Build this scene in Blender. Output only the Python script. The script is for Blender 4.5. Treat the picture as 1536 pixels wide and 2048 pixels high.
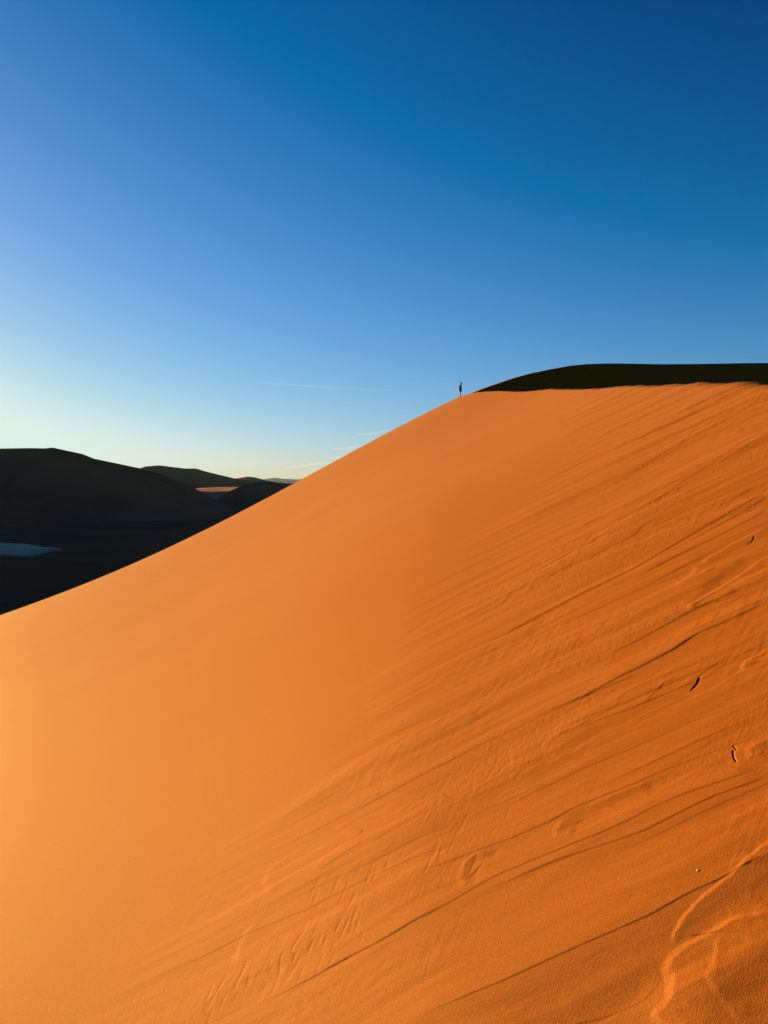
import bpy, math, random
import numpy as np

# ------------------------------------------------------------------ clearing
for o in list(bpy.data.objects):
    bpy.data.objects.remove(o)
sc = bpy.context.scene
COL = sc.collection

# ------------------------------------------------------------------ camera
FPX = 1547.0                      # focal length in pixels of the 1536 x 2048 photograph
PITCH = math.radians(2.07)        # looking slightly below the horizon
EYE = 1.6                         # eye height above the sand
cam = bpy.data.cameras.new('camera')
cam.sensor_fit = 'VERTICAL'
cam.sensor_height = 32.0
cam.lens = 32.0 * FPX / 2048.0
cam.clip_start = 0.05
cam.clip_end = 200000.0
camo = bpy.data.objects.new('camera', cam)
COL.objects.link(camo)
camo.location = (0, 0, 0)
camo.rotation_euler = (math.radians(90) - PITCH, 0, 0)
sc.camera = camo

# ------------------------------------------------------------------ sky
SUN_EL = math.radians(8.0)
SUN_AZ = math.radians(-48.0)      # to the left of the view, ahead
world = bpy.data.worlds.new('World')
sc.world = world
world.use_nodes = True
nt = world.node_tree
bg = nt.nodes['Background']
sky = nt.nodes.new('ShaderNodeTexSky')
sky.sky_type = 'NISHITA'
sky.sun_disc = False
sky.sun_elevation = SUN_EL
sky.sun_rotation = SUN_AZ
sky.altitude = 0
sky.air_density = 0.85
sky.dust_density = 0.3
sky.ozone_density = 3.0
# contrast of the sky colours, channel by channel: gain * c ^ power - toe
sep = nt.nodes.new('ShaderNodeSeparateColor'); com = nt.nodes.new('ShaderNodeCombineColor')
nt.links.new(sky.outputs[0], sep.inputs[0])
def smath(op, a, b):
    n = nt.nodes.new('ShaderNodeMath'); n.operation = op
    nt.links.new(a, n.inputs[0]); n.inputs[1].default_value = b
    return n.outputs[0]
for k, (g, p, o) in enumerate(((0.158, 1.0, 0.110), (0.229, 0.8, 0.165), (0.952, 0.4, 1.020))):
    v = smath('POWER', sep.outputs[k], p)
    v = smath('MULTIPLY', v, g * 3.3)
    v = smath('SUBTRACT', v, o * 3.3)
    v = smath('MAXIMUM', v, 0.0)
    sm = nt.nodes.new('ShaderNodeMath'); sm.operation = 'SMOOTH_MIN'
    nt.links.new(v, sm.inputs[0]); sm.inputs[1].default_value = (0.75, 0.90, 0.82)[k] * 3.3; sm.inputs[2].default_value = 0.9
    v = sm.outputs[0]
    nt.links.new(v, com.inputs[k])
nt.links.new(com.outputs[0], bg.inputs[0])
bg.inputs[1].default_value = 0.1

# ------------------------------------------------------------------ sun
sun = bpy.data.lights.new('sun', 'SUN')
sun.energy = 5.0
sun.angle = math.radians(0.5)
sun.color = (1.0, 0.70, 0.30)
suno = bpy.data.objects.new('sun', sun)
COL.objects.link(suno)
# the lamp shines along its local -Z: tilt it up from nadir, then turn it to the azimuth
suno.rotation_euler = (math.pi/2 - SUN_EL, 0, math.pi - SUN_AZ)

sc.view_settings.view_transform = 'Standard'
sc.view_settings.look = 'None'
sc.view_settings.exposure = 1.6
sc.view_settings.gamma = 1.0
sc.cycles.volume_bounces = 0
sc.cycles.max_bounces = 4
sc.cycles.diffuse_bounces = 0
sc.cycles.use_denoising = True
sc.cycles.denoiser = 'OPENIMAGEDENOISE'
sc.cycles.denoising_input_passes = 'RGB_ALBEDO_NORMAL'

# ------------------------------------------------------------------ helpers
def bearing(px, py):
    """tangents (sideways, upward) of the line of sight through a point of the photograph"""
    cx = (np.asarray(px, float) - 768.0) / FPX
    cy = (1024.0 - np.asarray(py, float)) / FPX
    y = math.cos(PITCH) + cy * math.sin(PITCH)
    z = -math.sin(PITCH) + cy * math.cos(PITCH)
    return cx / y, z / y

def sstep(a, b, x):
    t = np.clip((x - a) / (b - a), 0, 1)
    return t * t * (3 - 2 * t)

def smin(a, b, k):
    h = np.clip(0.5 + 0.5 * (b - a) / k, 0, 1)
    return b + (a - b) * h - k * h * (1 - h)

_rng = np.random.RandomState(7)
_P = _rng.permutation(4096)
_G = np.stack([np.cos(_rng.rand(4096) * 6.2832), np.sin(_rng.rand(4096) * 6.2832)], 1)
_a = _rng.rand(4096) * 6.2832
_G = np.stack([np.cos(_a), np.sin(_a)], 1).astype(np.float32)

def noise(x, y):
    """2-D gradient noise, about -0.7 .. 0.7"""
    xi = np.floor(x); yi = np.floor(y)
    fx = (x - xi).astype(np.float32); fy = (y - yi).astype(np.float32)
    xi = xi.astype(np.int64) & 4095; yi = yi.astype(np.int64) & 4095
    def g(ix, iy, dx, dy):
        k = _P[(_P[ix & 4095] + iy) & 4095]
        v = _G[k]
        return v[..., 0] * dx + v[..., 1] * dy
    u = fx * fx * fx * (fx * (fx * 6 - 15) + 10)
    v = fy * fy * fy * (fy * (fy * 6 - 15) + 10)
    n00 = g(xi, yi, fx, fy); n10 = g(xi + 1, yi, fx - 1, fy)
    n01 = g(xi, yi + 1, fx, fy - 1); n11 = g(xi + 1, yi + 1, fx - 1, fy - 1)
    a = n00 + u * (n10 - n00); b = n01 + u * (n11 - n01)
    return a + v * (b - a)

def fbm(x, y, octv=3, gain=0.5):
    s = 0; amp = 1
    for k in range(octv):
        s = s + amp * noise(x * 2 ** k + 17.3 * k, y * 2 ** k - 9.1 * k)
        amp *= gain
    return s

def grid_mesh(name, X, Y, Z, mat, wrap=False):
    """a sheet of quads from 2-D arrays of coordinates"""
    r, c = X.shape
    co = np.stack([X, Y, Z], -1).reshape(-1, 3).astype(np.float32)
    idx = np.arange(r * c).reshape(r, c)
    if wrap:
        nx = np.roll(idx, -1, axis=1)
        q = np.stack([idx[:-1], nx[:-1], nx[1:], idx[1:]], -1).reshape(-1, 4)
    else:
        q = np.stack([idx[:-1, :-1], idx[:-1, 1:], idx[1:, 1:], idx[1:, :-1]], -1).reshape(-1, 4)
    me = bpy.data.meshes.new(name)
    me.vertices.add(len(co)); me.vertices.foreach_set('co', co.ravel())
    me.loops.add(q.size); me.loops.foreach_set('vertex_index', q.ravel().astype(np.int32))
    me.polygons.add(len(q))
    me.polygons.foreach_set('loop_start', np.arange(0, q.size, 4, dtype=np.int32))
    me.polygons.foreach_set('loop_total', np.full(len(q), 4, dtype=np.int32))
    me.polygons.foreach_set('use_smooth', np.ones(len(q), dtype=bool))
    me.update(calc_edges=True)
    me.materials.append(mat)
    o = bpy.data.objects.new(name, me)
    COL.objects.link(o)
    return o

def structure(o):
    o['kind'] = 'structure'
    return o

def thing(o, label, cat, group=None):
    o['label'] = label; o['category'] = cat
    if group: o['group'] = group
    return o

# ------------------------------------------------------------------ materials
GLOSS_F, GLOSS_0, GLOSS_R = 0.10, 0.02, 0.63
def new_mat(name):
    m = bpy.data.materials.new(name); m.use_nodes = True
    return m, m.node_tree, m.node_tree.nodes['Principled BSDF']

def sand_material(name, c1, c2, near, rough=0.6, spec=0.5, stretch=None):
    m, t, b = new_mat(name)
    N = t.nodes; L = t.links
    tc = N.new('ShaderNodeTexCoord')
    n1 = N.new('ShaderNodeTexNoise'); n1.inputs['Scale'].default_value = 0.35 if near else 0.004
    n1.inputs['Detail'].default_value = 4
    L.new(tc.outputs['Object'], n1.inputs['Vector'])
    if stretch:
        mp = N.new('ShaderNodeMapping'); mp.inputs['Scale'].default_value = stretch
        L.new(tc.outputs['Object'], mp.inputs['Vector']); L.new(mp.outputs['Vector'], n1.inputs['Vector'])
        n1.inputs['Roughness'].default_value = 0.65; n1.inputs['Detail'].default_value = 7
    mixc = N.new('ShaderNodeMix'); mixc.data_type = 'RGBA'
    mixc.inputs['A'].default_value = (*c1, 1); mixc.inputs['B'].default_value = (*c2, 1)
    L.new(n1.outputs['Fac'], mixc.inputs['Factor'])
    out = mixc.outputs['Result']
    if near:
        # single grains: darker and paler ones mixed, a few pale grains with sparkle painted into their colour
        g = N.new('ShaderNodeTexNoise'); g.inputs['Scale'].default_value = 260
        g.inputs['Detail'].default_value = 3; g.inputs['Roughness'].default_value = 0.7
        L.new(tc.outputs['Object'], g.inputs['Vector'])
        mr = N.new('ShaderNodeMapRange')
        mr.inputs['From Min'].default_value = 0.3; mr.inputs['From Max'].default_value = 0.7
        mr.inputs['To Min'].default_value = 0.66; mr.inputs['To Max'].default_value = 1.34
        L.new(g.outputs['Fac'], mr.inputs['Value'])
        vm = N.new('ShaderNodeVectorMath'); vm.operation = 'SCALE'
        L.new(out, vm.inputs[0]); L.new(mr.outputs['Result'], vm.inputs['Scale'])
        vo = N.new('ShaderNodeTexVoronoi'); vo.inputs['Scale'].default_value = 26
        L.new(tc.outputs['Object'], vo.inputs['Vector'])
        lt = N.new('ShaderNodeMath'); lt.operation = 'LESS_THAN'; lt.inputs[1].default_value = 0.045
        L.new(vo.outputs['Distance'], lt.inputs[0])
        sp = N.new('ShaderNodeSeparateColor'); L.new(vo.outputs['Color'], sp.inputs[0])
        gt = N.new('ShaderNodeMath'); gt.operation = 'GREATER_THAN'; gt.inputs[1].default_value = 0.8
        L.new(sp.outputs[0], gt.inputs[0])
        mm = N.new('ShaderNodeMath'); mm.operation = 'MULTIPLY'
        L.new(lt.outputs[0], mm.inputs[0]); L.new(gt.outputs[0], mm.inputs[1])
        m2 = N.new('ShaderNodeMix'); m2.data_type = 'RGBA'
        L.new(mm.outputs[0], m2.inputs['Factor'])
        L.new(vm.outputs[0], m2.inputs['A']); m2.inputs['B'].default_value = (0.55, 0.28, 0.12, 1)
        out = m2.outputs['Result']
        bu = N.new('ShaderNodeBump'); bu.inputs['Strength'].default_value = 0.75
        bu.inputs['Distance'].default_value = 0.003
        L.new(g.outputs['Fac'], bu.inputs['Height'])
        L.new(bu.outputs['Normal'], b.inputs['Normal'])
    L.new(out, b.inputs['Base Color'])
    b.inputs['Roughness'].default_value = rough
    b.inputs['Specular IOR Level'].default_value = spec
    if near:
        # iron-stained quartz grains: a broad warm gloss, stronger at a grazing view
        fr = N.new('ShaderNodeFresnel'); fr.inputs['IOR'].default_value = 1.4
        fm = N.new('ShaderNodeMath'); fm.operation = 'MULTIPLY_ADD'
        fm.inputs[1].default_value = GLOSS_F; fm.inputs[2].default_value = GLOSS_0
        L.new(fr.outputs[0], fm.inputs[0])
        gl = N.new('ShaderNodeBsdfGlossy'); gl.inputs['Color'].default_value = (1.0, 0.84, 0.52, 1)
        gl.inputs['Roughness'].default_value = GLOSS_R
        ms = N.new('ShaderNodeMixShader')
        L.new(fm.outputs[0], ms.inputs[0])
        L.new(bu.outputs['Normal'], gl.inputs['Normal'])
        L.new(b.outputs[0], ms.inputs[1]); L.new(gl.outputs[0], ms.inputs[2])
        L.new(ms.outputs[0], N['Material Output'].inputs['Surface'])
    return m

def plain(name, col, rough=0.8, var=0.15, scale=20):
    m, t, b = new_mat(name)
    n = t.nodes.new('ShaderNodeTexNoise'); n.inputs['Scale'].default_value = scale
    tc = t.nodes.new('ShaderNodeTexCoord'); t.links.new(tc.outputs['Object'], n.inputs['Vector'])
    mr = t.nodes.new('ShaderNodeMapRange')
    mr.inputs['To Min'].default_value = 1 - var; mr.inputs['To Max'].default_value = 1 + var
    t.links.new(n.outputs['Fac'], mr.inputs['Value'])
    vm = t.nodes.new('ShaderNodeVectorMath'); vm.operation = 'SCALE'; vm.inputs[0].default_value = col
    t.links.new(mr.outputs['Result'], vm.inputs['Scale'])
    t.links.new(vm.outputs[0], b.inputs['Base Color'])
    b.inputs['Roughness'].default_value = rough
    return m

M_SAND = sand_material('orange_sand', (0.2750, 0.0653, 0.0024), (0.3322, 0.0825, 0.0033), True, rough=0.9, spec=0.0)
M_FAR = sand_material('far_sand', (0.10, 0.028, 0.013), (0.46, 0.135, 0.062), False, rough=0.9, spec=0.0, stretch=(1.3, 1.3, 5.0))
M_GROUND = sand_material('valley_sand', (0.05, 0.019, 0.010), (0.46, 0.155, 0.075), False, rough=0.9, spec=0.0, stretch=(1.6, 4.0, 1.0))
M_PALE = sand_material('pale_valley_sand', (0.40, 0.20, 0.105), (0.50, 0.26, 0.14), False, rough=0.9, spec=0.0)
M_ROCK = plain('mountain_rock', (0.20, 0.15, 0.12), 0.9, 0.2, 0.002)
M_CLAY = plain('pale_clay', (0.40, 0.25, 0.13), 0.7, 0.4, 0.03)

# ------------------------------------------------------------------ the big dune
GROUND_Z = -60.0
# outline of the ridge against the sky, read from the photograph as bearings
ridge_px = np.array([(-300, 1335), (-150, 1284), (0, 1230), (100, 1194), (200, 1155), (260, 1130), (400, 1067), (480, 1025),
                     (596, 962), (700, 905), (800, 851), (870, 817.5), (890, 807), (902, 800.5)], float)
ru, rs = bearing(ridge_px[:, 0], ridge_px[:, 1])
# continued upslope as the plane of the slip face, easing to the angle of the near sand
ext_u = np.array([0.10, 0.12, 0.16, 0.2, 0.3, 0.4, 0.5, 0.7, 1.0, 2.0, 6.0])
ext_a = np.interp(ext_u, [0.1, 0.2, 0.5, 1.0], [0.52, 0.48, 0.44, 0.43])
pu = list(ru); ps = list(rs)
for uu, aa in zip(ext_u, ext_a):
    ps.append(ps[-1] + aa * (uu - pu[-1])); pu.append(uu)
pu = [-6.0, -2.5, -1.2] + pu
ps = [ps[0] - 0.36 * (ru[0] + 1.2) - 1.3 * 0.33 - 3.5 * 0.3, ps[0] - 0.36 * (ru[0] + 1.2) - 1.3 * 0.33, ps[0] - 0.36 * (ru[0] + 1.2)] + ps
pu = np.array(pu); ps = np.array(ps)
# one smooth curve through the outline, then through its continuation
_fit = np.polynomial.Polynomial.fit(ru, rs, 4)
_uu = np.linspace(-6, 6, 24001)
_sl = np.where((_uu > ru[0]) & (_uu < ru[-1]), _fit.deriv()(np.clip(_uu, ru[0], ru[-1])), np.interp(_uu, [-6, -2.5, ru[0], ru[-1], 0.2, 0.5, 1.0, 6], [0.28, 0.30, _fit.deriv()(ru[0]), _fit.deriv()(ru[-1]), 0.47, 0.44, 0.43, 0.43]))
_k = np.hanning(321); _k /= _k.sum()
_sl = np.convolve(np.pad(_sl, 160, mode='edge'), _k, mode='valid')
_tt = np.concatenate([[0], np.cumsum((_sl[1:] + _sl[:-1]) / 2 * (_uu[1] - _uu[0]))])
_tt += np.mean(rs - np.interp(ru, _uu, _tt))
def T(u): return np.interp(u, _uu, _tt)
def dT(u): return (T(u + 0.01) - T(u - 0.01)) / 0.02

YR = 93.0                         # distance of the ridge the person stands on
A0, B0 = float(dT(0.15)), float(T(0.15) - 0.15 * dT(0.15))

def face(x, y):
    """height of the smooth slip face"""
    ys = np.maximum(y, 0.35)
    u = np.clip(x / ys, -6, 6)
    hom = T(u) * ys
    lin = 0.45 * x + B0 * y
    k = sstep(0.35, 1.6, y)
    hom = lin + (hom - lin) * k
    t = np.clip(y / YR, 0, 1)
    dip = 0.8 * sstep(-0.6, 0.2, u) * np.sin(math.pi * t) ** 2
    return hom - EYE * (1 - t ** 1.5) - dip * sstep(6, 20, y)

# crest: where the slip face meets the back of the dune
crest_px = np.array([(912, 795), (921, 792), (933, 789), (945, 785.5), (1000, 781.5), (1100, 777), (1250, 772), (1350, 768), (1480, 765), (1536, 767)], float)
cu, cs = bearing(crest_px[:, 0], crest_px[:, 1])
def solve_y(u, s, y0=0.6, y1=92.9):
    """distance at which a line of sight meets the smooth face"""
    Y = np.linspace(y0, y1, 6000)
    d = face(u * Y, Y) - s * Y
    i = np.argmax(d > 0)
    return float(Y[i]) if d[i] > 0 else y1
cy_ = np.array([solve_y(a, b) for a, b in zip(cu, cs)])
order = np.argsort(cy_)
cY = cy_[order]; cX = (cu * cy_)[order]
cY = np.concatenate([[-40, -5, 3], cY, [YR, 130]]); cX = np.concatenate([[2.0, 3.0, 3.6], cX, [0.0895 * YR, 0.0895 * 130]])
def crest_x(y): return np.interp(y, cY, cX)

def base(x, y):
    xc = crest_x(y) + 0.06 * noise(y * 1.7, y * 0 + 3.3) + 0.05 * noise(y * 6, y * 0 + 8.1) * (y < 40)
    f = face(x, y)
    # far side of the ridge: falls away at the angle of repose
    u = np.clip(x / np.maximum(y, 0.35), -6, 6)
    over = np.maximum(y - YR, 0)
    f = f - np.where(over > 0, 0.62 * (np.sqrt(over * over + 1.5) - 1.22) + T(u) * over * 1.0 + 0.0, 0)
    # back of the crest
    fb = face(xc, y) - np.where(over > 0, 0.62 * (np.sqrt(over * over + 1.5) - 1.22) + T(np.clip(xc / np.maximum(y, 0.35), -6, 6)) * over, 0)
    b = fb - 0.10 * (x - xc)
    z = np.where(x > xc - 0.6, smin(f, b, 0.10), f)
    return np.maximum(z, GROUND_Z - 6)

# ---- small relief on the face -------------------------------------------------
def on_face(px, py):
    u, s = bearing(px, py)
    y = solve_y(float(u), float(s))
    return float(u) * y, y

def track(pts):
    p = np.array([on_face(*q) for q in pts])
    o = np.argsort(p[:, 0])
    return p[o]

# slip scarps: (points from the crest downwards, lip height in units of distance, decay width in units of distance)
SCARPS = [
    ([(1536, 1713), (1422, 1772), (1387, 1790), (1300, 1832), (1150, 1898), (1000, 1966), (810, 2048)], 0.0011, 0.10),
    ([(1536, 1462), (1481, 1486), (1330, 1545), (1143, 1622), (1098, 1648), (1000, 1687), (870, 1738), (765, 1765)], 0.0010, 0.05),
    ([(1536, 1535), (1478, 1552), (1314, 1612), (1195, 1674), (1000, 1752), (880, 1820), (752, 1892), (600, 1970), (460, 2048)], 0.0014, 0.07),
    ([(1534, 1556), (1429, 1594), (1290, 1664), (1105, 1730), (960, 1790)], 0.0011, 0.035),
    ([(1450, 1340), (1394, 1364), (1297, 1404), (1216, 1439), (1150, 1463)], 0.0010, 0.05),
    ([(1300, 1340), (1195, 1388), (1000, 1475), (830, 1560), (752, 1600), (559, 1696), (335, 1793)], 0.0012, 0.06),
    ([(1536, 1207), (1394, 1273), (1349, 1301), (1250, 1352), (1168, 1400), (1000, 1465)], 0.0014, 0.05),
    ([(1480, 1180), (1380, 1228), (1265, 1287), (1200, 1318)], 0.0012, 0.05),
    ([(1536, 984), (1471, 1022), (1387, 1071), (1262, 1141), (1181, 1181), (1000, 1273), (900, 1320)], 0.0015, 0.06),
    ([(1536, 1022), (1419, 1085), (1373, 1106), (1260, 1160)], 0.0014, 0.05),
    ([(1536, 996), (1384, 1083), (1286, 1130)], 0.0010, 0.03),
    ([(1420, 1110), (1307, 1165), (1227, 1202), (1199, 1216), (1100, 1262)], 0.0010, 0.05),
    ([(1536, 793), (1440, 846), (1335, 903), (1240, 961), (1150, 1010)], 0.0010, 0.05),
    ([(1536, 855), (1420, 930), (1315, 1000), (1180, 1070)], 0.0007, 0.05),
    ([(1328, 1947), (1290, 1981), (1200, 2018), (1126, 2048)], 0.0010, 0.05),
    ([(1100, 1560), (960, 1625), (850, 1672), (700, 1745), (540, 1820)], 0.0007, 0.07),
    ([(900, 1690), (760, 1745), (620, 1815), (480, 1880), (300, 1960)], 0.0009, 0.08),
    ([(1180, 1300), (1060, 1352), (950, 1400), (860, 1440), (760, 1480)], 0.0007, 0.06),
    ([(1536, 1290), (1440, 1330), (1340, 1372), (1200, 1430), (1080, 1480)], 0.0007, 0.06),
    ([(1536, 1392), (1400, 1440), (1260, 1500), (1120, 1560), (980, 1625)], 0.0007, 0.08),
]
# polygons of thin sand flows that came to rest on the face: (outline, thickness)
def z6(p): return [(1000 + a * 0.349, 1650 + b * 0.349) for a, b in p]
FRONTS = [
    (z6([(1560, 60), (1400, 210), (1290, 310), (1130, 420), (1040, 540), (985, 610), (976, 650), (992, 692)]), 0.0022, 0.05),
    (z6([(1900, 400), (1640, 445), (1430, 488), (1310, 520), (1190, 590), (1060, 650), (960, 740), (915, 820), (945, 850), (970, 852), (935, 930), (950, 965),
         (850, 1052), (890, 1110), (960, 1260), (1000, 1400)]), 0.0030, 0.10, 0.012),
    (z6([(1900, 300), (1600, 385), (1450, 440), (1310, 500), (1170, 600), (1010, 720), (900, 850), (800, 1060), (700, 1250), (560, 1500)]), 0.0095, 0.18, 0.08),
    (z6([(1240, 620), (1215, 750), (1168, 870), (1230, 960), (1330, 1050), (1430, 1110)]), 0.0010, 0.04),
    ([(1000, 1700), (950, 1706), (925, 1728), (912, 1760), (925, 1780), (965, 1762)], 0.0013, 0.03),
    ([(1120, 1640), (1103, 1668), (1108, 1682), (1150, 1676)], 0.0010, 0.04),
    ([(560, 1722), (530, 1745), (525, 1775), (540, 1798)], 0.0006, 0.05),
    ([(520, 1840), (490, 1868), (470, 1912), (455, 1952)], 0.0008, 0.05),
    ([(1536, 1108), (1485, 1144), (1430, 1180), (1373, 1214), (1374, 1228), (1390, 1229)], 0.0016, 0.03),
    ([(1536, 1052), (1470, 1086), (1420, 1112), (1405, 1124), (1412, 1132)], 0.0014, 0.03),
    ([(1560, 1290), (1520, 1308), (1485, 1326), (1477, 1339), (1490, 1342)], 0.0015, 0.03),
    ([(1438, 1137), (1425, 1135), (1408, 1140), (1396, 1152)], 0.0009, 0.02),
    ([(1536, 1478), (1505, 1490), (1488, 1508), (1494, 1522), (1536, 1518)], 0.0012, 0.02),
    ([(1300, 1560), (1220, 1590), (1180, 1612), (1176, 1622)], 0.0010, 0.03),
    ([(1180, 1440), (1120, 1466), (1085, 1490), (1082, 1502)], 0.0010, 0.03),
    ([(1380, 1136), (1386, 1142), (1372, 1156), (1340, 1172)], 0.0010, 0.03),
]
LOBES = [
    ([(1000, 1700), (950, 1706), (925, 1728), (912, 1760), (925, 1778), (960, 1762), (975, 1735), (1010, 1712)], -0.008),
    ([(1560, 1095), (1480, 1120), (1420, 1160), (1375, 1205), (1376, 1228), (1440, 1200), (1490, 1165), (1560, 1130)], -0.010),
    ([(1540, 1318), (1490, 1332), (1472, 1340), (1500, 1325), (1540, 1300)], -0.010),
    ([(1475, 1500), (1330, 1552), (1150, 1625), (1108, 1665), (1112, 1682), (1200, 1660), (1310, 1605), (1470, 1550), (1484, 1530)], -0.007),
    ([(1384, 1140), (1375, 1150), (1330, 1168), (1300, 1180), (1330, 1160)], -0.008),
]
# short open cracks at the heads of small slips: (points, half width and depth in units of distance)
CRACKS = [
    ([(1399, 1361), (1394, 1369), (1388, 1377)], 0.0010, 0.0050),
    ([(1389, 1377), (1382, 1382)], 0.0007, 0.0028),
    ([(1467, 1494), (1473, 1503)], 0.0006, 0.0028),
    ([(1466, 1506), (1467, 1518), (1472, 1528)], 0.0008, 0.0042),
    ([(1508, 1076), (1506, 1083), (1496, 1090)], 0.0006, 0.0024),
]

def seg_dist(px, py, pts):
    """distance to a polyline and a -1..1 side"""
    d = np.full(px.shape, 1e9)
    for (ax, ay), (bx, by) in zip(pts[:-1], pts[1:]):
        vx, vy = bx - ax, by - ay
        t = np.clip(((px - ax) * vx + (py - ay) * vy) / (vx * vx + vy * vy + 1e-12), 0, 1)
        d = np.minimum(d, np.hypot(px - ax - t * vx, py - ay - t * vy))
    return d

def inside(px, py, poly):
    c = np.zeros(px.shape, bool)
    n = len(poly)
    for i in range(n):
        x1, y1 = poly[i]; x2, y2 = poly[(i + 1) % n]
        if y1 == y2: continue
        k = ((y1 > py) != (y2 > py)) & (px < (x2 - x1) * (py - y1) / (y2 - y1) + x1)
        c ^= k
    return c

def relief(X, Y):
    """height of the small forms: flow streaks, scarps, lobes, wrinkles, cracks"""
    H = np.zeros(X.shape)
    act = (Y > 0.7) & (Y < YR + 1) & (X > -4 - 0 * Y) & (X < crest_x(Y) + 0.5)
    x = X[act]; y = Y[act]
    h = np.zeros(x.shape)
    D = np.clip(y, 2, 60)
    # lower limit of the loosened sand
    edge_y = np.array([0, 2.3, 3.2, 4.2, 5.0, 6.0, 8.0, 10, 13, 18, 25, 40, 60, 93])
    edge_x = np.array([-1.4, -1.0, -1.0, -0.75, -0.1, 0.1, 0.6, 1.6, 2.9, 4.3, 5.7, 7.4, 8.8, 10.0])
    # streak coordinate: along the fall line q is constant
    q = y - 0.05 * x * np.clip(y / 10, 0, 1)
    ex = np.interp(y, edge_y, edge_x) + D * (0.13 * noise(np.log(y) * 9, y * 0 + 1.5) + 0.09 * noise(np.log(y) * 31, y * 0 + 4.5))
    m = sstep(-0.02, 0.16, (x - ex) / D) * (1 - 0.35 * sstep(7, 25, y))
    lq = np.log(np.maximum(q, 0.5))
    xs = x / D
    # broad shallow flow tongues
    h += m * D * 0.0022 * fbm(lq * 14 + 0.3 * noise(xs * 6, lq * 10), xs * 2.2, 3)
    # fine lines along the fall line
    nl = noise(lq * 70 + 0.5 * noise(xs * 8, lq * 12), xs * 3.5)
    qm = 0.25 + 0.75 * sstep(-0.25, 0.25, noise(lq * 6 + 11, xs * 2.5 + 4))
    h += m * qm * D * 0.00020 * nl
    nl2 = noise(lq * 170 + 3, xs * 6)
    h += m * qm * D * 0.00011 * nl2
    # random slip lines with a sharp lip on their far side
    rr = np.random.RandomState(11)
    for k in range(80):
        lq0 = rr.uniform(math.log(1.7), math.log(85))
        y0 = math.exp(lq0)
        ln = rr.uniform(0.12, 0.5) * min(y0, 22)
        lo = np.interp(y0, edge_y, edge_x) + rr.uniform(-0.05, 0.75) * (crest_x(y0) - np.interp(y0, edge_y, edge_x))
        amp = 0.0009 * min(y0, 40) * rr.uniform(0.2, 1.0)
        wd = rr.uniform(0.01, 0.05) * min(y0, 40)
        sel = (np.abs(y - y0) < 5 * wd + 0.06 * y0) & (x > lo - 0.1) & (x < lo + ln + 0.1)
        if not sel.any(): continue
        xx = x[sel]; qq = q[sel] - y0 - 0.010 * y0 * noise(xx / y0 * 7 + k, xx * 0 + k * 1.7)
        tp = sstep(0, 0.25, (xx - lo) / ln) * sstep(1.0, 0.6, (xx - lo) / ln)
        rise = max(0.0018 * y0, 0.003)
        f = sstep(-rise * 0.5, rise * 0.5, qq) * np.exp(-np.maximum(qq, 0) / wd)
        h[sel] += amp * tp * f
    # scarps read from the photograph
    for pts, a, w in SCARPS:
        p = track(pts)
        sel = (x > p[0, 0] - 0.05) & (x < p[-1, 0] + 0.05)
        xx = x[sel]; ysr = np.interp(xx, p[:, 0], p[:, 1])
        dd = np.clip(ysr, 1, 60)
        qq = (y[sel] - ysr) + dd * (0.0015 if a == 0.0011 else 0.005) * noise(xx / dd * 14, xx * 0 + 2.2)
        ln = p[-1, 0] - p[0, 0]
        tp = sstep(0, 0.18, (xx - p[0, 0]) / ln) * sstep(1.0, 0.93, (xx - p[0, 0]) / ln)
        tp *= (0.95 if a == 0.0011 else 0.65) + (0.3 if a == 0.0011 else 0.9) * noise(xx / dd * 5, xx * 0 + p[0, 1])
        rise = 0.0022 * dd
        f = sstep(-rise * 0.5, rise * 0.5, qq) * np.exp(-np.maximum(qq, 0) / (w * dd))
        h[sel] += a * dd * np.clip(tp, 0, 1.2) * f
    p = track(SCARPS[0][0])
    ysr = np.interp(x, p[:, 0], p[:, 1])
    h -= 0.12 * np.clip(ysr - y, 0, 0.5) * sstep(0.0, 0.5, x) * sstep(2.5, 1.6, x)
    # patches of crumpled sand: short wrinkles lying across the flow
    pm = sstep(0.08, 0.35, fbm(lq * 8 + 5, xs * 3 + 2, 2)) * m
    wx = x / D + 0.010 * noise(x / D * 30, y / D * 30); wy = y / D + 0.010 * noise(x / D * 30 + 50, lq * 30)
    la = lq * 0.95 + xs * 0.33; ac = xs * 0.95 - lq * 0.33
    la = la + 0.010 * noise(xs * 12, lq * 12); ac = ac + 0.006 * noise(xs * 14 + 7, lq * 14)
    wr = noise(ac * 90, la * 13) + 0.6 * noise(ac * 170 + 5, la * 40)
    wr2 = noise(ac * 60 + 9, la * 55)
    h += pm * D * (0.00028 * wr + 0.00034 * wr2)
    crust = sstep(-0.05, 0.3, noise(lq * 7 + 21, xs * 2.6 + 8))
    h += m * (0.15 + crust * sstep(1.9, 2.8, y)) * D * 0.00028 * (noise(xs * 150, lq * 150) + 0.7 * noise(xs * 310 + 4, lq * 310) + 0.4 * noise(xs * 620 + 4, lq * 620))
    # thin overlapping sheets of sand: low steps along irregular outlines drawn out down the slope
    sh = fbm(lq * 9 + 0.25 * noise(xs * 14, lq * 16) + 31, xs * 2.6 + 0.25 * noise(xs * 18, lq * 18), 4)
    sh2 = fbm(lq * 17 + 0.2 * noise(xs * 20, lq * 24) + 57, xs * 6.5, 3)
    am = 0.25 + sstep(-0.05, 0.4, noise(lq * 5 + 71, xs * 2.2 + 13))
    for c_ in (-0.30, 0.02, 0.30):
        h += m * am * (0.25 + 0.75 * sstep(2.0, 3.2, y)) * D * 0.00050 * sstep(c_ - 0.02, c_ + 0.02, sh)
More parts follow.
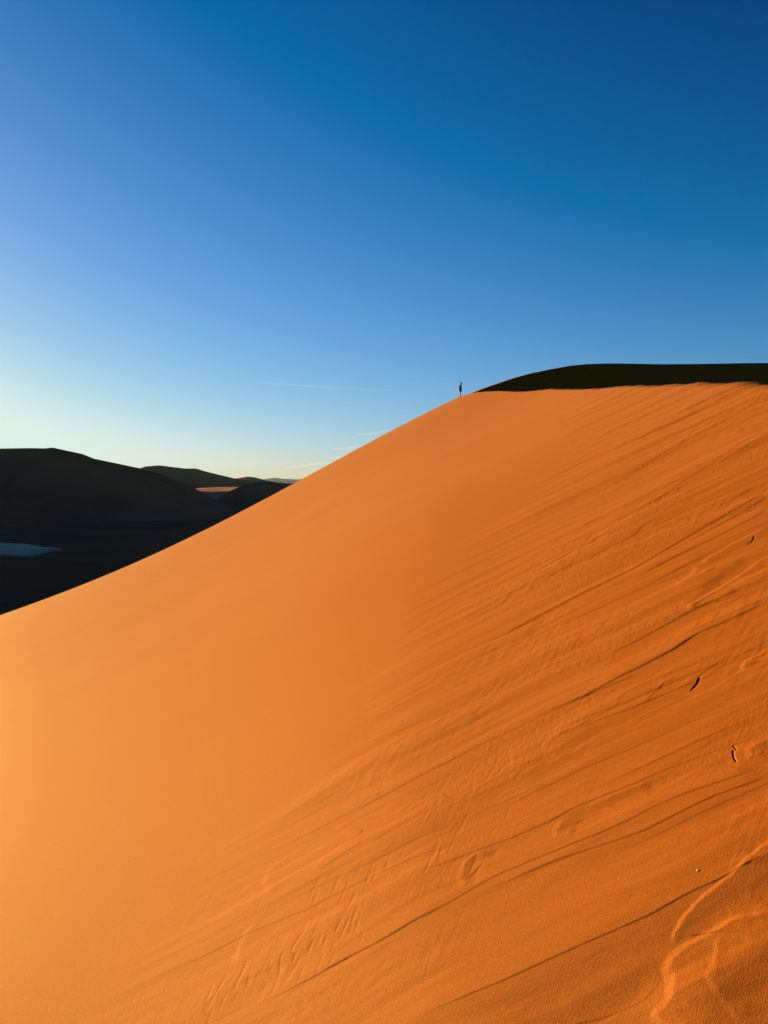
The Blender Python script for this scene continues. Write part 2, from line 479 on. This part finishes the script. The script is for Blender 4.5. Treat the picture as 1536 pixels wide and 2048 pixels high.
    for c_ in (-0.2, 0.15):
        h += m * am * sstep(2.2, 3.2, y) * D * 0.00018 * sstep(c_ - 0.025, c_ + 0.025, sh2)
    # the crumpled apron in the lower middle of the view
    for (ppx, ppy), rad, amp in (((690, 1810), 0.16, 0.0030), ((600, 1880), 0.14, 0.0030), ((430, 1960), 0.22, 0.0016), ((940, 1600), 0.16, 0.0016), ((1080, 1530), 0.16, 0.0014), ((900, 1840), 0.2, 0.0016)):
        fx, fy = on_face(ppx, ppy)
        e = ((x - fx) * 0.9 + (y - fy) * 0.4) / (rad * fy); g = ((y - fy) * 0.9 - (x - fx) * 0.4) / (rad * 0.55 * fy)
        k = np.exp(-(e * e + g * g))
        w3 = noise(ac * 120 + 2.0 * la, la * 22) + 0.6 * noise(ac * 210, la * 40 + 4)
        h -= 0.11 * amp * fy * k * sstep(-0.2, 0.3, noise(ac * 18 + 3, la * 9)) * sstep(0.05, 0.45, w3)
    # sand flows at rest and scoured hollows
    for pts, th in LOBES:
        poly = np.array([on_face(*p_) for p_ in pts])
        d0 = poly[:, 1].mean()
        mg = 0.08 * d0
        sel = (x > poly[:, 0].min() - mg) & (x < poly[:, 0].max() + mg) & (y > poly[:, 1].min() - mg) & (y < poly[:, 1].max() + mg)
        if not sel.any(): continue
        xx = x[sel] + 0.004 * d0 * noise(x[sel] / d0 * 60, y[sel] / d0 * 60); yy = y[sel] + 0.004 * d0 * noise(x[sel] / d0 * 60 + 40, y[sel] / d0 * 60)
        sd = seg_dist(xx, yy, np.vstack([poly, poly[:1]])) * np.where(inside(xx, yy, poly), 1, -1)
        e = 0.02 * d0
        if th > 0:
            right = sstep(0.35, 0.8, (xx - poly[:, 0].min()) / np.ptp(poly[:, 0]))
            e = d0 * (0.007 + 0.06 * right); sd = sd - 0.7 * e * right
        h[sel] += (0.5 if th > 0 else 0.35) * th * d0 / 2.0 * (sstep(-0.2 * e, e, sd) * (1 if th < 0 else (1.25 - 0.25 * sstep(e, 5 * e, sd))))
    # fronts of flows: a low rounded step up to the right of the line, fading back upslope
    for pts, a, w, *rest in FRONTS:
        p = np.array([on_face(*q_) for q_ in pts]); d0 = p[:, 1].mean()
        seg = np.concatenate([[0], np.cumsum(np.hypot(*np.diff(p, axis=0).T))])
        tt = np.linspace(0, seg[-1], 80)
        px_ = np.interp(tt, seg, p[:, 0]); py_ = np.interp(tt, seg, p[:, 1])
        kk = np.hanning(9); kk /= kk.sum()
        px_ = np.convolve(np.pad(px_, 4, mode='edge'), kk, mode='valid'); py_ = np.convolve(np.pad(py_, 4, mode='edge'), kk, mode='valid')
        mg = (0.7 if rest else 0.12) * d0
        sel = (x > px_.min() - mg) & (x < px_.max() + 2 * mg) & (y > py_.min() - mg) & (y < py_.max() + mg)
        if not sel.any(): continue
        xx = x[sel] + 0.003 * d0 * noise(x[sel] / d0 * 70, y[sel] / d0 * 70); yy = y[sel] + 0.003 * d0 * noise(x[sel] / d0 * 70 + 40, y[sel] / d0 * 70)
        best = np.full(xx.shape, 1e9); sd = np.zeros(xx.shape); par = np.zeros(xx.shape)
        for n_ in range(len(px_) - 1):
            vx, vy = px_[n_ + 1] - px_[n_], py_[n_ + 1] - py_[n_]
            l2 = vx * vx + vy * vy + 1e-12
            t_ = np.clip(((xx - px_[n_]) * vx + (yy - py_[n_]) * vy) / l2, 0, 1)
            dx, dy = xx - px_[n_] - t_ * vx, yy - py_[n_] - t_ * vy
            d_ = np.hypot(dx, dy); up = d_ < best
            best = np.where(up, d_, best); sd = np.where(up, np.sign(vx * dy - vy * dx) * d_, sd); par = np.where(up, (n_ + t_) / (len(px_) - 1), par)
        e = (rest[0] if rest else 0.007) * d0
        h[sel] += a * d0 * (1.0 if rest else sstep(0, 0.15, par)) * (1.0 if rest else sstep(1, 0.85, par)) * sstep(-0.3 * e, e, sd) * np.exp(-np.maximum(sd - e, 0) / (w * d0))
    for pts, w, dep in CRACKS:
        p = np.array([on_face(*q_) for q_ in pts]); d0 = p[:, 1].mean()
        mg = 0.03 * d0
        sel = (x > p[:, 0].min() - mg) & (x < p[:, 0].max() + mg) & (y > p[:, 1].min() - mg) & (y < p[:, 1].max() + mg)
        if not sel.any(): continue
        d = seg_dist(x[sel] + 0.9 * w * d0 * noise(x[sel] / d0 * 260, y[sel] / d0 * 260), y[sel] + 0.9 * w * d0 * noise(x[sel] / d0 * 260 + 9, y[sel] / d0 * 260), p)
        h[sel] -= dep * d0 * np.exp(-(d / (w * d0)) ** 2)
    H[act] = h
    return H

def build_dune():
    # fine where one looks from, coarser with distance
    ui = np.concatenate([np.linspace(-3.4, -0.62, 90)[:-1], np.linspace(-0.62, 0.0, 420)[:-1], np.linspace(0.0, 0.58, 820)[:-1], np.linspace(0.58, 3.0, 90)])
    s = np.linspace(EYE / 1.1, EYE / YR, 1500)
    yf = np.unique(np.concatenate([EYE / s[EYE / s < 22], np.geomspace(22, 60, 260), np.linspace(60, YR, 240)[1:]]))
    yi = np.concatenate([np.linspace(-45, 1.1, 60)[:-1], yf, YR + np.geomspace(0.05, 110, 90)])
    R = np.where(yi > 1.1, yi, 1.1 + 0.55 * (1.1 - yi))
    X = ui[None, :] * R[:, None]
    Y = np.repeat(yi[:, None], len(ui), 1)
    Z = base(X, Y)
    Z += relief(X, Y)
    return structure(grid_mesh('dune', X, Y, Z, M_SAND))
build_dune()

# ------------------------------------------------------------------ valley ground
def ground_noise(x, y):
    r = np.hypot(x, y)
    return (7.0 * fbm(x / 260 + 3, y / 420, 3) + 2 * noise(x / 60, y / 90)) * sstep(250, 700, r) * sstep(9000, 3000, r)

PAN_C = (-380.0, 690.0)
def build_ground():
    th = np.linspace(0, 2 * math.pi, 361)[:-1]
    r = np.concatenate([[1.0, 60], np.geomspace(120, 45000, 260)])
    X = r[:, None] * np.sin(th)[None, :]; Y = r[:, None] * np.cos(th)[None, :]
    flat = sstep(200, 380, np.hypot((X - PAN_C[0]) * 0.7, (Y - PAN_C[1]) * 1.2))
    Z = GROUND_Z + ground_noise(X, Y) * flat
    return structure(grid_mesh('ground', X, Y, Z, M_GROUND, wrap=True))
build_ground()

# pale clay pan on the valley floor
def build_pan():
    px = [(-260, 1086), (-100, 1083), (0, 1085), (45, 1087), (75, 1092), (100, 1094), (122, 1097), (96, 1101), (78, 1106), (70, 1111), (40, 1113), (0, 1111), (-100, 1116), (-260, 1120)]
    z = GROUND_Z + 1.6
    p = []
    for a, b in px:
        u, s = bearing(a, b); yy = z / s; p.append((u * yy, yy))
    P = np.array(p)
    # resample the outline with small irregularities
    n = 200; seg = np.vstack([P, P[:1]]); L = np.concatenate([[0], np.cumsum(np.hypot(*np.diff(seg, axis=0).T))])
    t = np.linspace(0, L[-1], n + 1)[:-1]
    ox = np.interp(t, L, seg[:, 0]); oy = np.interp(t, L, seg[:, 1])
    ox += 9 * fbm(t / 40, t * 0 + 2, 3); oy += 9 * fbm(t / 40, t * 0 + 9, 3)
    cx, cy = ox.mean(), oy.mean()
    rr = np.array([1.0, 0.985, 0.5, 0.02])
    zz = np.array([-1.5, 0, 0, 0])
    X = cx + (ox - cx)[None] * rr[:, None]; Y = cy + (oy - cy)[None] * rr[:, None]
    Z = np.repeat((z + zz)[:, None], n, 1)
    return structure(grid_mesh('clay_pan', X, Y, Z, M_CLAY, wrap=True))
build_pan()

# ------------------------------------------------------------------ hills
def hill(name, D, prof, mat, front, back, extra_l=(), extra_r=(), cols=1100, rough=0.05, seed=0, skew=0.0, round_=6.0):
    """a range whose crest passes through the given bearings at distance D.
    front/back: lists of (horizontal distance, drop) below the crest"""
    a = np.array(prof, float)
    u, s = bearing(a[:, 0], a[:, 1])
    u = np.concatenate([[e[0] for e in extra_l], u, [e[0] for e in extra_r]])
    s = np.concatenate([[e[1] for e in extra_l], s, [e[1] for e in extra_r]])
    uu = np.linspace(u[0], u[-1], cols); ss = np.interp(uu, u, s)
    k = np.hanning(7); k /= k.sum()
    ss = np.convolve(np.pad(ss, 3, mode='edge'), k, mode='valid')
    Dc = D * (1 + skew * uu)
    fx = np.array(front, float); bx = np.array(back, float)
    df = -fx[-1, 0] * np.linspace(1, 0, 60) ** 1.6
    db = bx[-1, 0] * np.linspace(0, 1, 30)[1:] ** 1.6
    dy = np.concatenate([df, db])
    drop = np.where(dy < 0, np.interp(-dy, fx[:, 0], fx[:, 1]), np.interp(dy, bx[:, 0], bx[:, 1]))
    X = np.repeat((uu * Dc)[None], len(dy), 0)
    Y = Dc[None] + dy[:, None]
    cz = ss * Dc
    n = fbm(X / (D * 0.12) + seed, Y / (D * 0.10) + seed, 4)
    away = sstep(0.08 * fx[-1, 0], 0.45 * fx[-1, 0], -dy)[:, None]
    Z = cz[None] - drop[:, None] + n * D * rough * away * 0.25
    # spurs: shift the slope sideways with depth
    Z = np.maximum(Z, GROUND_Z - 15)
    return structure(grid_mesh(name, X, Y, Z, mat))

hill('hills', 1300, [(-200, 902), (-60, 897), (0, 897), (60, 896), (105, 897), (150, 911), (200, 930), (250, 951), (300, 979), (345, 1002), (400, 1030), (450, 1062)], M_FAR,
     [(0, 0), (20, 3), (130, 52), (240, 92), (340, 110), (460, 121), (640, 130)], [(0, 0), (20, 3), (500, 25), (800, 150)],
     extra_l=[(-2.2, 0.10), (-1.6, 0.14), (-1.0, 0.13), (-0.75, 0.105), (-0.66, 0.07)], extra_r=[(-0.12, -0.08)], seed=3, rough=0.06)  # unseen left end raised and back thickened so they shade the valley
hill('hills', 1420, [(60, 900), (105, 895), (165, 908), (212, 927), (262, 945), (306, 972), (354, 989), (430, 1013), (480, 1032)], M_FAR,
     [(0, 0), (30, 6), (150, 40), (260, 80), (420, 112), (700, 150)], [(0, 0), (20, 5), (300, 160)], extra_l=[(-0.75, 0.03)], extra_r=[(-0.1, -0.06)], seed=9, rough=0.06)
hill('hills', 1900, [(400, 1022), (430, 1002), (455, 984), (490, 968), (520, 963), (545, 964), (575, 967), (610, 966), (660, 972), (760, 990)], M_FAR,
     [(0, 0), (30, 6), (180, 76), (280, 98), (420, 108), (600, 120)], [(0, 0), (30, 6), (300, 110)], extra_l=[(-0.30, -0.06)], extra_r=[(0.2, -0.03)], seed=21, rough=0.06)
hill('hills', 3000, [(330, 988), (360, 981), (400, 976), (440, 974), (480, 974), (520, 972), (600, 973)], M_PALE,
     [(0, 0), (700, 16), (790, 46), (900, 70)], [(0, 0), (300, 20), (600, 70)], extra_l=[(-0.34, -0.03)], extra_r=[(0.1, -0.02)], seed=31, rough=0.006)
hill('hills', 4200, [(150, 960), (215, 950), (265, 941), (290, 933), (318, 930.5), (345, 934), (370, 937), (392, 937), (412, 943), (440, 950), (470, 957), (520, 970), (600, 985)], M_FAR,
     [(0, 0), (50, 15), (420, 180), (520, 210)], [(0, 0), (50, 15), (600, 210)], extra_l=[(-0.8, 0.01)], extra_r=[(0.0, -0.03)], seed=41, rough=0.03)
hill('hills', 6500, [(430, 962), (470, 957), (497, 953), (512, 955), (530, 960), (560, 966), (640, 972)], M_FAR,
     [(0, 0), (60, 15), (520, 200), (700, 240)], [(0, 0), (60, 15), (700, 240)], extra_l=[(-0.4, -0.01)], extra_r=[(0.1, -0.02)], seed=51, rough=0.03)
hill('mountains', 38000, [(430, 966), (500, 962), (525, 959), (540, 956.5), (552, 955.5), (565, 957.5), (580, 958), (592, 959), (604, 958), (640, 960), (700, 957), (760, 961)], M_ROCK,
     [(0, 0), (400, 130), (2500, 800)], [(0, 0), (400, 130), (2500, 800)], extra_l=[(-0.6, 0.003)], extra_r=[(0.6, 0.004)], seed=61, rough=0.012)
# unseen tall dune added left of the frame so its shadow fills the valley
hill('hills', 3700, [(-150, 790), (-130, 800)], M_FAR, [(0, 0), (30, 6), (500, 380), (700, 520)], [(0, 0), (30, 6), (300, 180), (600, 520)],
     extra_l=[(-2.6, 0.08), (-1.6, 0.105), (-0.9, 0.118), (-0.75, 0.12)], extra_r=[(-0.565, 0.08), (-0.545, -0.02)], seed=101, rough=0.02)
# low dark dune in front of the clay pan
hill('hills', 430, [(-300, 1100), (-100, 1106), (0, 1111), (80, 1116), (150, 1122), (210, 1127), (270, 1133), (330, 1140)], M_FAR,
     [(0, 0), (6, 1), (60, 30), (120, 40)], [(0, 0), (10, 1), (80, 30)], extra_l=[(-1.4, -0.07)], extra_r=[(-0.2, -0.14)], seed=71, rough=0.02)
# faint low ridges on the valley floor
hill('hills', 800, [(150, 1095), (205, 1084), (260, 1070), (330, 1058), (400, 1046), (440, 1040), (520, 1040)], M_FAR,
     [(0, 0), (40, 3), (160, 25)], [(0, 0), (30, 6), (120, 30)], extra_l=[(-0.46, -0.1)], extra_r=[(0.0, -0.09)], seed=81, rough=0.02)
hill('hills', 610, [(240, 1112), (290, 1098), (325, 1084), (360, 1078), (420, 1076), (500, 1080)], M_FAR,
     [(0, 0), (20, 3), (80, 25)], [(0, 0), (20, 6), (80, 30)], extra_l=[(-0.38, -0.12)], extra_r=[(0.0, -0.12)], seed=91, rough=0.02)

# dark dune rising behind the crest on the right
def build_back_dune():
    D = 135.0
    a = np.array([(935, 792), (945, 785), (970, 775.5), (1000, 765), (1030, 755), (1060, 747), (1100, 738.5), (1140, 731.5), (1170, 728.5), (1210, 727), (1250, 727.2), (1320, 728.5), (1400, 728), (1480, 726.5), (1536, 726), (1700, 725)], float)
    u, s = bearing(a[:, 0], a[:, 1])
    u = np.concatenate([[0.04, 0.08], u, [1.2, 2.5]]); s = np.concatenate([[0.0, 0.085], s, [0.15, 0.10]])
    uu = np.linspace(u[0], u[-1], 500) ; uu = np.sort(np.concatenate([uu, np.linspace(0.08, 0.55, 400)]))
    ss = np.interp(uu, u, s)
    k = np.hanning(9); k /= k.sum(); ss = np.convolve(np.pad(ss, 4, mode='edge'), k, mode='valid')
    dy = np.concatenate([-34 * np.linspace(1, 0, 60) ** 1.4, 90 * np.linspace(0, 1, 40)[1:] ** 1.5])
    drop = np.where(dy < 0, 0.66 * (np.sqrt(dy * dy + 0.3) - 0.55), 0.45 * (np.sqrt(dy * dy + 4) - 2))
    Dc = np.minimum(105.0 / (1 - 0.42 * np.minimum(uu, 0.9)), 175.0)      # the crest runs away to the right
    X = (uu * Dc)[None] + 0.37 * (-dy)[:, None]; Y = Dc[None] + 0.93 * dy[:, None]
    Z = (ss * Dc)[None] - drop[:, None]
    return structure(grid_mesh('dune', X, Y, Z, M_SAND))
build_back_dune()

# ------------------------------------------------------------------ person on the ridge
M_SKIN = plain('skin', (0.09, 0.05, 0.033), 0.6, 0.05)
M_SHIRT = plain('dark_cloth', (0.010, 0.011, 0.014), 0.9, 0.2, 40)
M_SHORT = plain('dark_shorts_cloth', (0.015, 0.015, 0.017), 0.9, 0.2, 40)
M_HAIR = plain('dark_hair', (0.012, 0.009, 0.007), 0.7, 0.2, 60)
M_SHOE = plain('dark_shoe', (0.02, 0.018, 0.016), 0.7, 0.1, 40)

def skinned(name, chains, mat, parent=None, sub=2, root=0):
    """chains: lists of (x,y,z,rx,ry) joints; a joint given as an int refers to an earlier vertex"""
    V = []; E = []; Rr = []
    for ch in chains:
        prev = None
        for j in ch:
            if isinstance(j, int): i = j
            else:
                V.append(j[:3]); Rr.append((j[3], j[4])); i = len(V) - 1
            if prev is not None: E.append((prev, i))
            prev = i
    me = bpy.data.meshes.new(name); me.from_pydata(V, E, []); me.update()
    o = bpy.data.objects.new(name, me); COL.objects.link(o)
    md = o.modifiers.new('skin', 'SKIN'); md.use_smooth_shade = True
    if not me.skin_vertices: raise RuntimeError('no skin layer')
    for i, r in enumerate(Rr):
        me.skin_vertices[0].data[i].radius = r
    me.skin_vertices[0].data[root].use_root = True
    ss = o.modifiers.new('sub', 'SUBSURF'); ss.levels = sub; ss.render_levels = sub
    dg = bpy.context.evaluated_depsgraph_get()
    dg.update()
    m2 = bpy.data.meshes.new_from_object(o.evaluated_get(dg))
    o.modifiers.clear(); o.data = m2
    m2.name = name
    m2.materials.clear(); m2.materials.append(mat)
    for p in m2.polygons: p.use_smooth = True
    if parent: o.parent = parent
    return o

def build_person():
    u, s = bearing(920.5, 791.5)
    y = float(np.interp(float(u), (cX / cY)[::-1][1:-3], cY[::-1][1:-3])) - 0.1; x = float(u) * y
    z = float(base(np.array([x]), np.array([y]))[0])
    root = bpy.data.objects.new('person', None); COL.objects.link(root)
    root.location = (x, y, z - 0.02)
    root.scale = (1.0, 1.0, 0.95)
    thing(root, 'lone person in dark shirt and shorts standing side-on where the dune crest meets the sky', 'person')
    # facing right (+x); y is left/right of the body. joints leaning slightly forward
    chains = [[(0.00, 0, 0.92, .13, .12), (0.01, 0, 1.08, .12, .11), (0.02, 0, 1.25, .135, .12), (0.04, 0, 1.38, .12, .10), (0.06, 0, 1.46, .062, .062),
               (0.09, 0, 1.535, .10, .09), (0.105, 0, 1.63, .135, .108), (0.10, 0, 1.73, .125, .10), (0.10, 0, 1.78, .09, .07)]]
    n0 = 8
    for sd in (1, -1):
        chains.append([0, (0.01, .10 * sd, 0.84, .095, .095), (0.03 if sd > 0 else 0.0, .10 * sd, 0.50, .06, .06), (0.02 if sd > 0 else -0.02, .10 * sd, 0.36, .075, .068), (-0.03, .10 * sd, 0.09, .05, .05), (0.10, .11 * sd, 0.035, .035, .04)])
    k = n0 + 10
    fing = []
    for sd in (1, -1):
        st = k
        chains.append([3, (0.03, .17 * sd, 1.38, .06, .06), (-0.05, .23 * sd, 1.12, .045, .045), (0.08, .20 * sd, 0.93, .034, .034), (0.13, .18 * sd, 0.86, .036, .022)])
        k += 4
        palm = k - 1
        for f, (dx, dz, ln) in enumerate(((0.05, -0.025, .9), (0.055, -0.045, 1.0), (0.045, -0.06, .95), (0.03, -0.068, .75))):
            a = (0.13 + dx, (.18 + 0.012 * (1.5 - f)) * sd, 0.86 + dz, .010, .010)
            b = (0.13 + dx * (1 + .6 * ln), (.165 + 0.012 * (1.5 - f)) * sd, 0.86 + dz * (1 + .8 * ln), .009, .009)
            c = (0.13 + dx * (1 + .8 * ln), (.145 + 0.012 * (1.5 - f)) * sd, 0.86 + dz * (1 + 1.1 * ln) - .01, .007, .007)
            chains.append([palm, a, b, c]); k += 3
        chains.append([palm, (0.155, .155 * sd, 0.885, .012, .012), (0.185, .14 * sd, 0.875, .009, .009)]); k += 2
    body = skinned('body', chains, M_SKIN, root)
    # face: nose and ears as small bumps on the same head
    skinned('shirt', [[(0.0, 0, 0.84, .17, .19), (0.0, 0, 0.92, .18, .19), (-0.005, 0, 1.08, .185, .185), (0.0, 0, 1.27, .20, .20), (0.03, 0, 1.40, .15, .15), (0.055, 0, 1.45, .07, .07)],
                      [4, (0.03, .19 * 1, 1.37, .085, .085), (-0.03, .235, 1.18, .075, .075)],
                      [4, (0.03, -.19 * 1, 1.37, .085, .085), (-0.03, -.235, 1.18, .075, .075)]], M_SHIRT, root)
    skinned('shorts', [[(0.0, 0, 0.97, .165, .17), (0.0, 0, 0.86, .165, .165)],
                       [1, (0.01, .11, 0.78, .15, .14), (0.03, .11, 0.52, .13, .12)],
                       [1, (0.01, -.11, 0.78, .15, .14), (0.0, -.11, 0.52, .13, .12)]], M_SHORT, root)
    skinned('hair', [[(0.055, 0, 1.54, .06, .075), (0.06, 0, 1.62, .10, .108), (0.085, 0, 1.70, .13, .112), (0.115, 0, 1.74, .12, .10), (0.16, 0, 1.725, .07, .07)]], M_HAIR, root)
    skinned('nose', [[(0.18, 0, 1.635, .022, .020), (0.20, 0, 1.605, .026, .024), (0.185, 0, 1.60, .02, .02)]], M_SKIN, body)
    for sd in (1, -1):
        skinned('ear', [[(0.085, .088 * sd, 1.60, .018, .014), (0.08, .094 * sd, 1.63, .028, .016)]], M_SKIN, body)
        skinned('shoe', [[(-0.07, .10 * sd, 0.045, .05, .045), (0.03, .105 * sd, 0.05, .048, .048), (0.15, .11 * sd, 0.035, .045, .035)]], M_SHOE, root)
build_person()

# ------------------------------------------------------------------ pale pebble on the sand
def build_pebble():
    import bmesh
    x, y = on_face(1395, 1748)
    z = float(base(np.array([x]), np.array([y]))[0] + relief(np.array([[x]]), np.array([[y]]))[0, 0])
    bm = bmesh.new(); bmesh.ops.create_icosphere(bm, subdivisions=3, radius=1)
    r = random.Random(3)
    for v in bm.verts:
        n = 1 + 0.16 * math.sin(3 * v.co.x + 1.3) * math.cos(2.5 * v.co.y) + 0.1 * math.sin(4 * v.co.z + v.co.x * 2)
        v.co = v.co * n; v.co.x *= 0.0034; v.co.y *= 0.003; v.co.z *= 0.0026
    me = bpy.data.meshes.new('pebble'); bm.to_mesh(me); bm.free()
    for p in me.polygons: p.use_smooth = True
    me.materials.append(plain('white_quartz', (0.85, 0.80, 0.72), 0.5, 0.05, 300))
    o = bpy.data.objects.new('pebble', me); COL.objects.link(o)
    o.location = (x, y, z + 0.001)
    thing(o, 'tiny white pebble lying alone on smooth orange sand', 'pebble')
build_pebble()

# ------------------------------------------------------------------ contrail and wisps of cloud
def cloud_mat(name, dens):
    m = bpy.data.materials.new(name); m.use_nodes = True
    t = m.node_tree; t.nodes.remove(t.nodes['Principled BSDF'])
    v = t.nodes.new('ShaderNodeVolumePrincipled')
    v.inputs['Color'].default_value = (0.98, 0.98, 0.98, 1)
    v.inputs['Density'].default_value = dens
    v.inputs['Anisotropy'].default_value = 0.2
    t.links.new(v.outputs[0], t.nodes['Material Output'].inputs['Volume'])
    return m

def streamer(name, pts, D, r_side, r_up, mat, label, cat, group=None):
    """a drawn-out tapering body of thin cloud through the given bearings"""
    a = np.array(pts, float); u, s = bearing(a[:, 0], a[:, 1])
    n = 60; t = np.linspace(0, 1, n); tt = np.linspace(0, 1, len(u))
    cx = np.interp(t, tt, u) * D; cz = np.interp(t, tt, s) * D
    tap = np.maximum(np.sin(math.pi * t) ** 0.6, 0.02)
    ph = np.linspace(0, 2 * math.pi, 25)[:-1]
    X = cx[:, None] + 0 * ph[None]
    Y = D + r_side * tap[:, None] * np.cos(ph)[None]
    Z = cz[:, None] + r_up * tap[:, None] * np.sin(ph)[None] * (1 + 0.3 * noise(t * 14, t * 0 + cx[0])[:, None])
    X -= cx.mean(); Z -= cz.mean(); Y -= D
    o = grid_mesh(name, X, Y, Z, mat, wrap=True)
    o.location = (float(cx.mean()), D, float(cz.mean()))
    return thing(o, label, cat, group)

M_TRAIL = cloud_mat('contrail_ice', 0.0003)
M_WISP = cloud_mat('cirrus_ice', 0.00022)
streamer('contrail', [(482, 763), (560, 768), (680, 776), (815, 783)], 30000, 60, 42, M_TRAIL, 'thin straight contrail drawn across the blue sky left of the person', 'contrail')
WG = 'faint wisps of cloud above the ridge'
streamer('cloud', [(705, 869), (740, 868), (790, 857)], 60000, 250, 70, M_WISP, 'short pale cloud wisp, highest of those touching the ridge', 'cloud', WG)
streamer('cloud', [(650, 899), (690, 897), (730, 890), (770, 885)], 60000, 250, 90, M_WISP, 'long slanting cloud wisp in the middle of those beside the ridge', 'cloud', WG)
streamer('cloud', [(660, 916), (690, 914), (730, 908)], 60000, 250, 60, M_WISP, 'small cloud wisp just under the long slanting one', 'cloud', WG)
streamer('cloud', [(555, 937), (600, 933), (640, 926), (680, 924)], 60000, 300, 110, M_WISP, 'broad low cloud wisp nearest the horizon', 'cloud', WG)

# ------------------------------------------------------------------ haze
def build_haze():
    import bmesh
    bm = bmesh.new(); bmesh.ops.create_cube(bm, size=1)
    me = bpy.data.meshes.new('haze'); bm.to_mesh(me); bm.free()
    m = bpy.data.materials.new('haze_air'); m.use_nodes = True
    t = m.node_tree; t.nodes.remove(t.nodes['Principled BSDF'])
    v = t.nodes.new('ShaderNodeVolumePrincipled')
    v.inputs['Color'].default_value = (0.55, 0.76, 1.0, 1)
    v.inputs['Density'].default_value = 7.5e-6
    t.links.new(v.outputs[0], t.nodes['Material Output'].inputs['Volume'])
    me.materials.append(m)
    o = bpy.data.objects.new('haze', me); COL.objects.link(o)
    lo, hi = GROUND_Z - 20, 520.0
    o.scale = (94000, 94000, hi - lo); o.location = (0, 0, (hi + lo) / 2)
    o['kind'] = 'stuff'
    return o
build_haze()
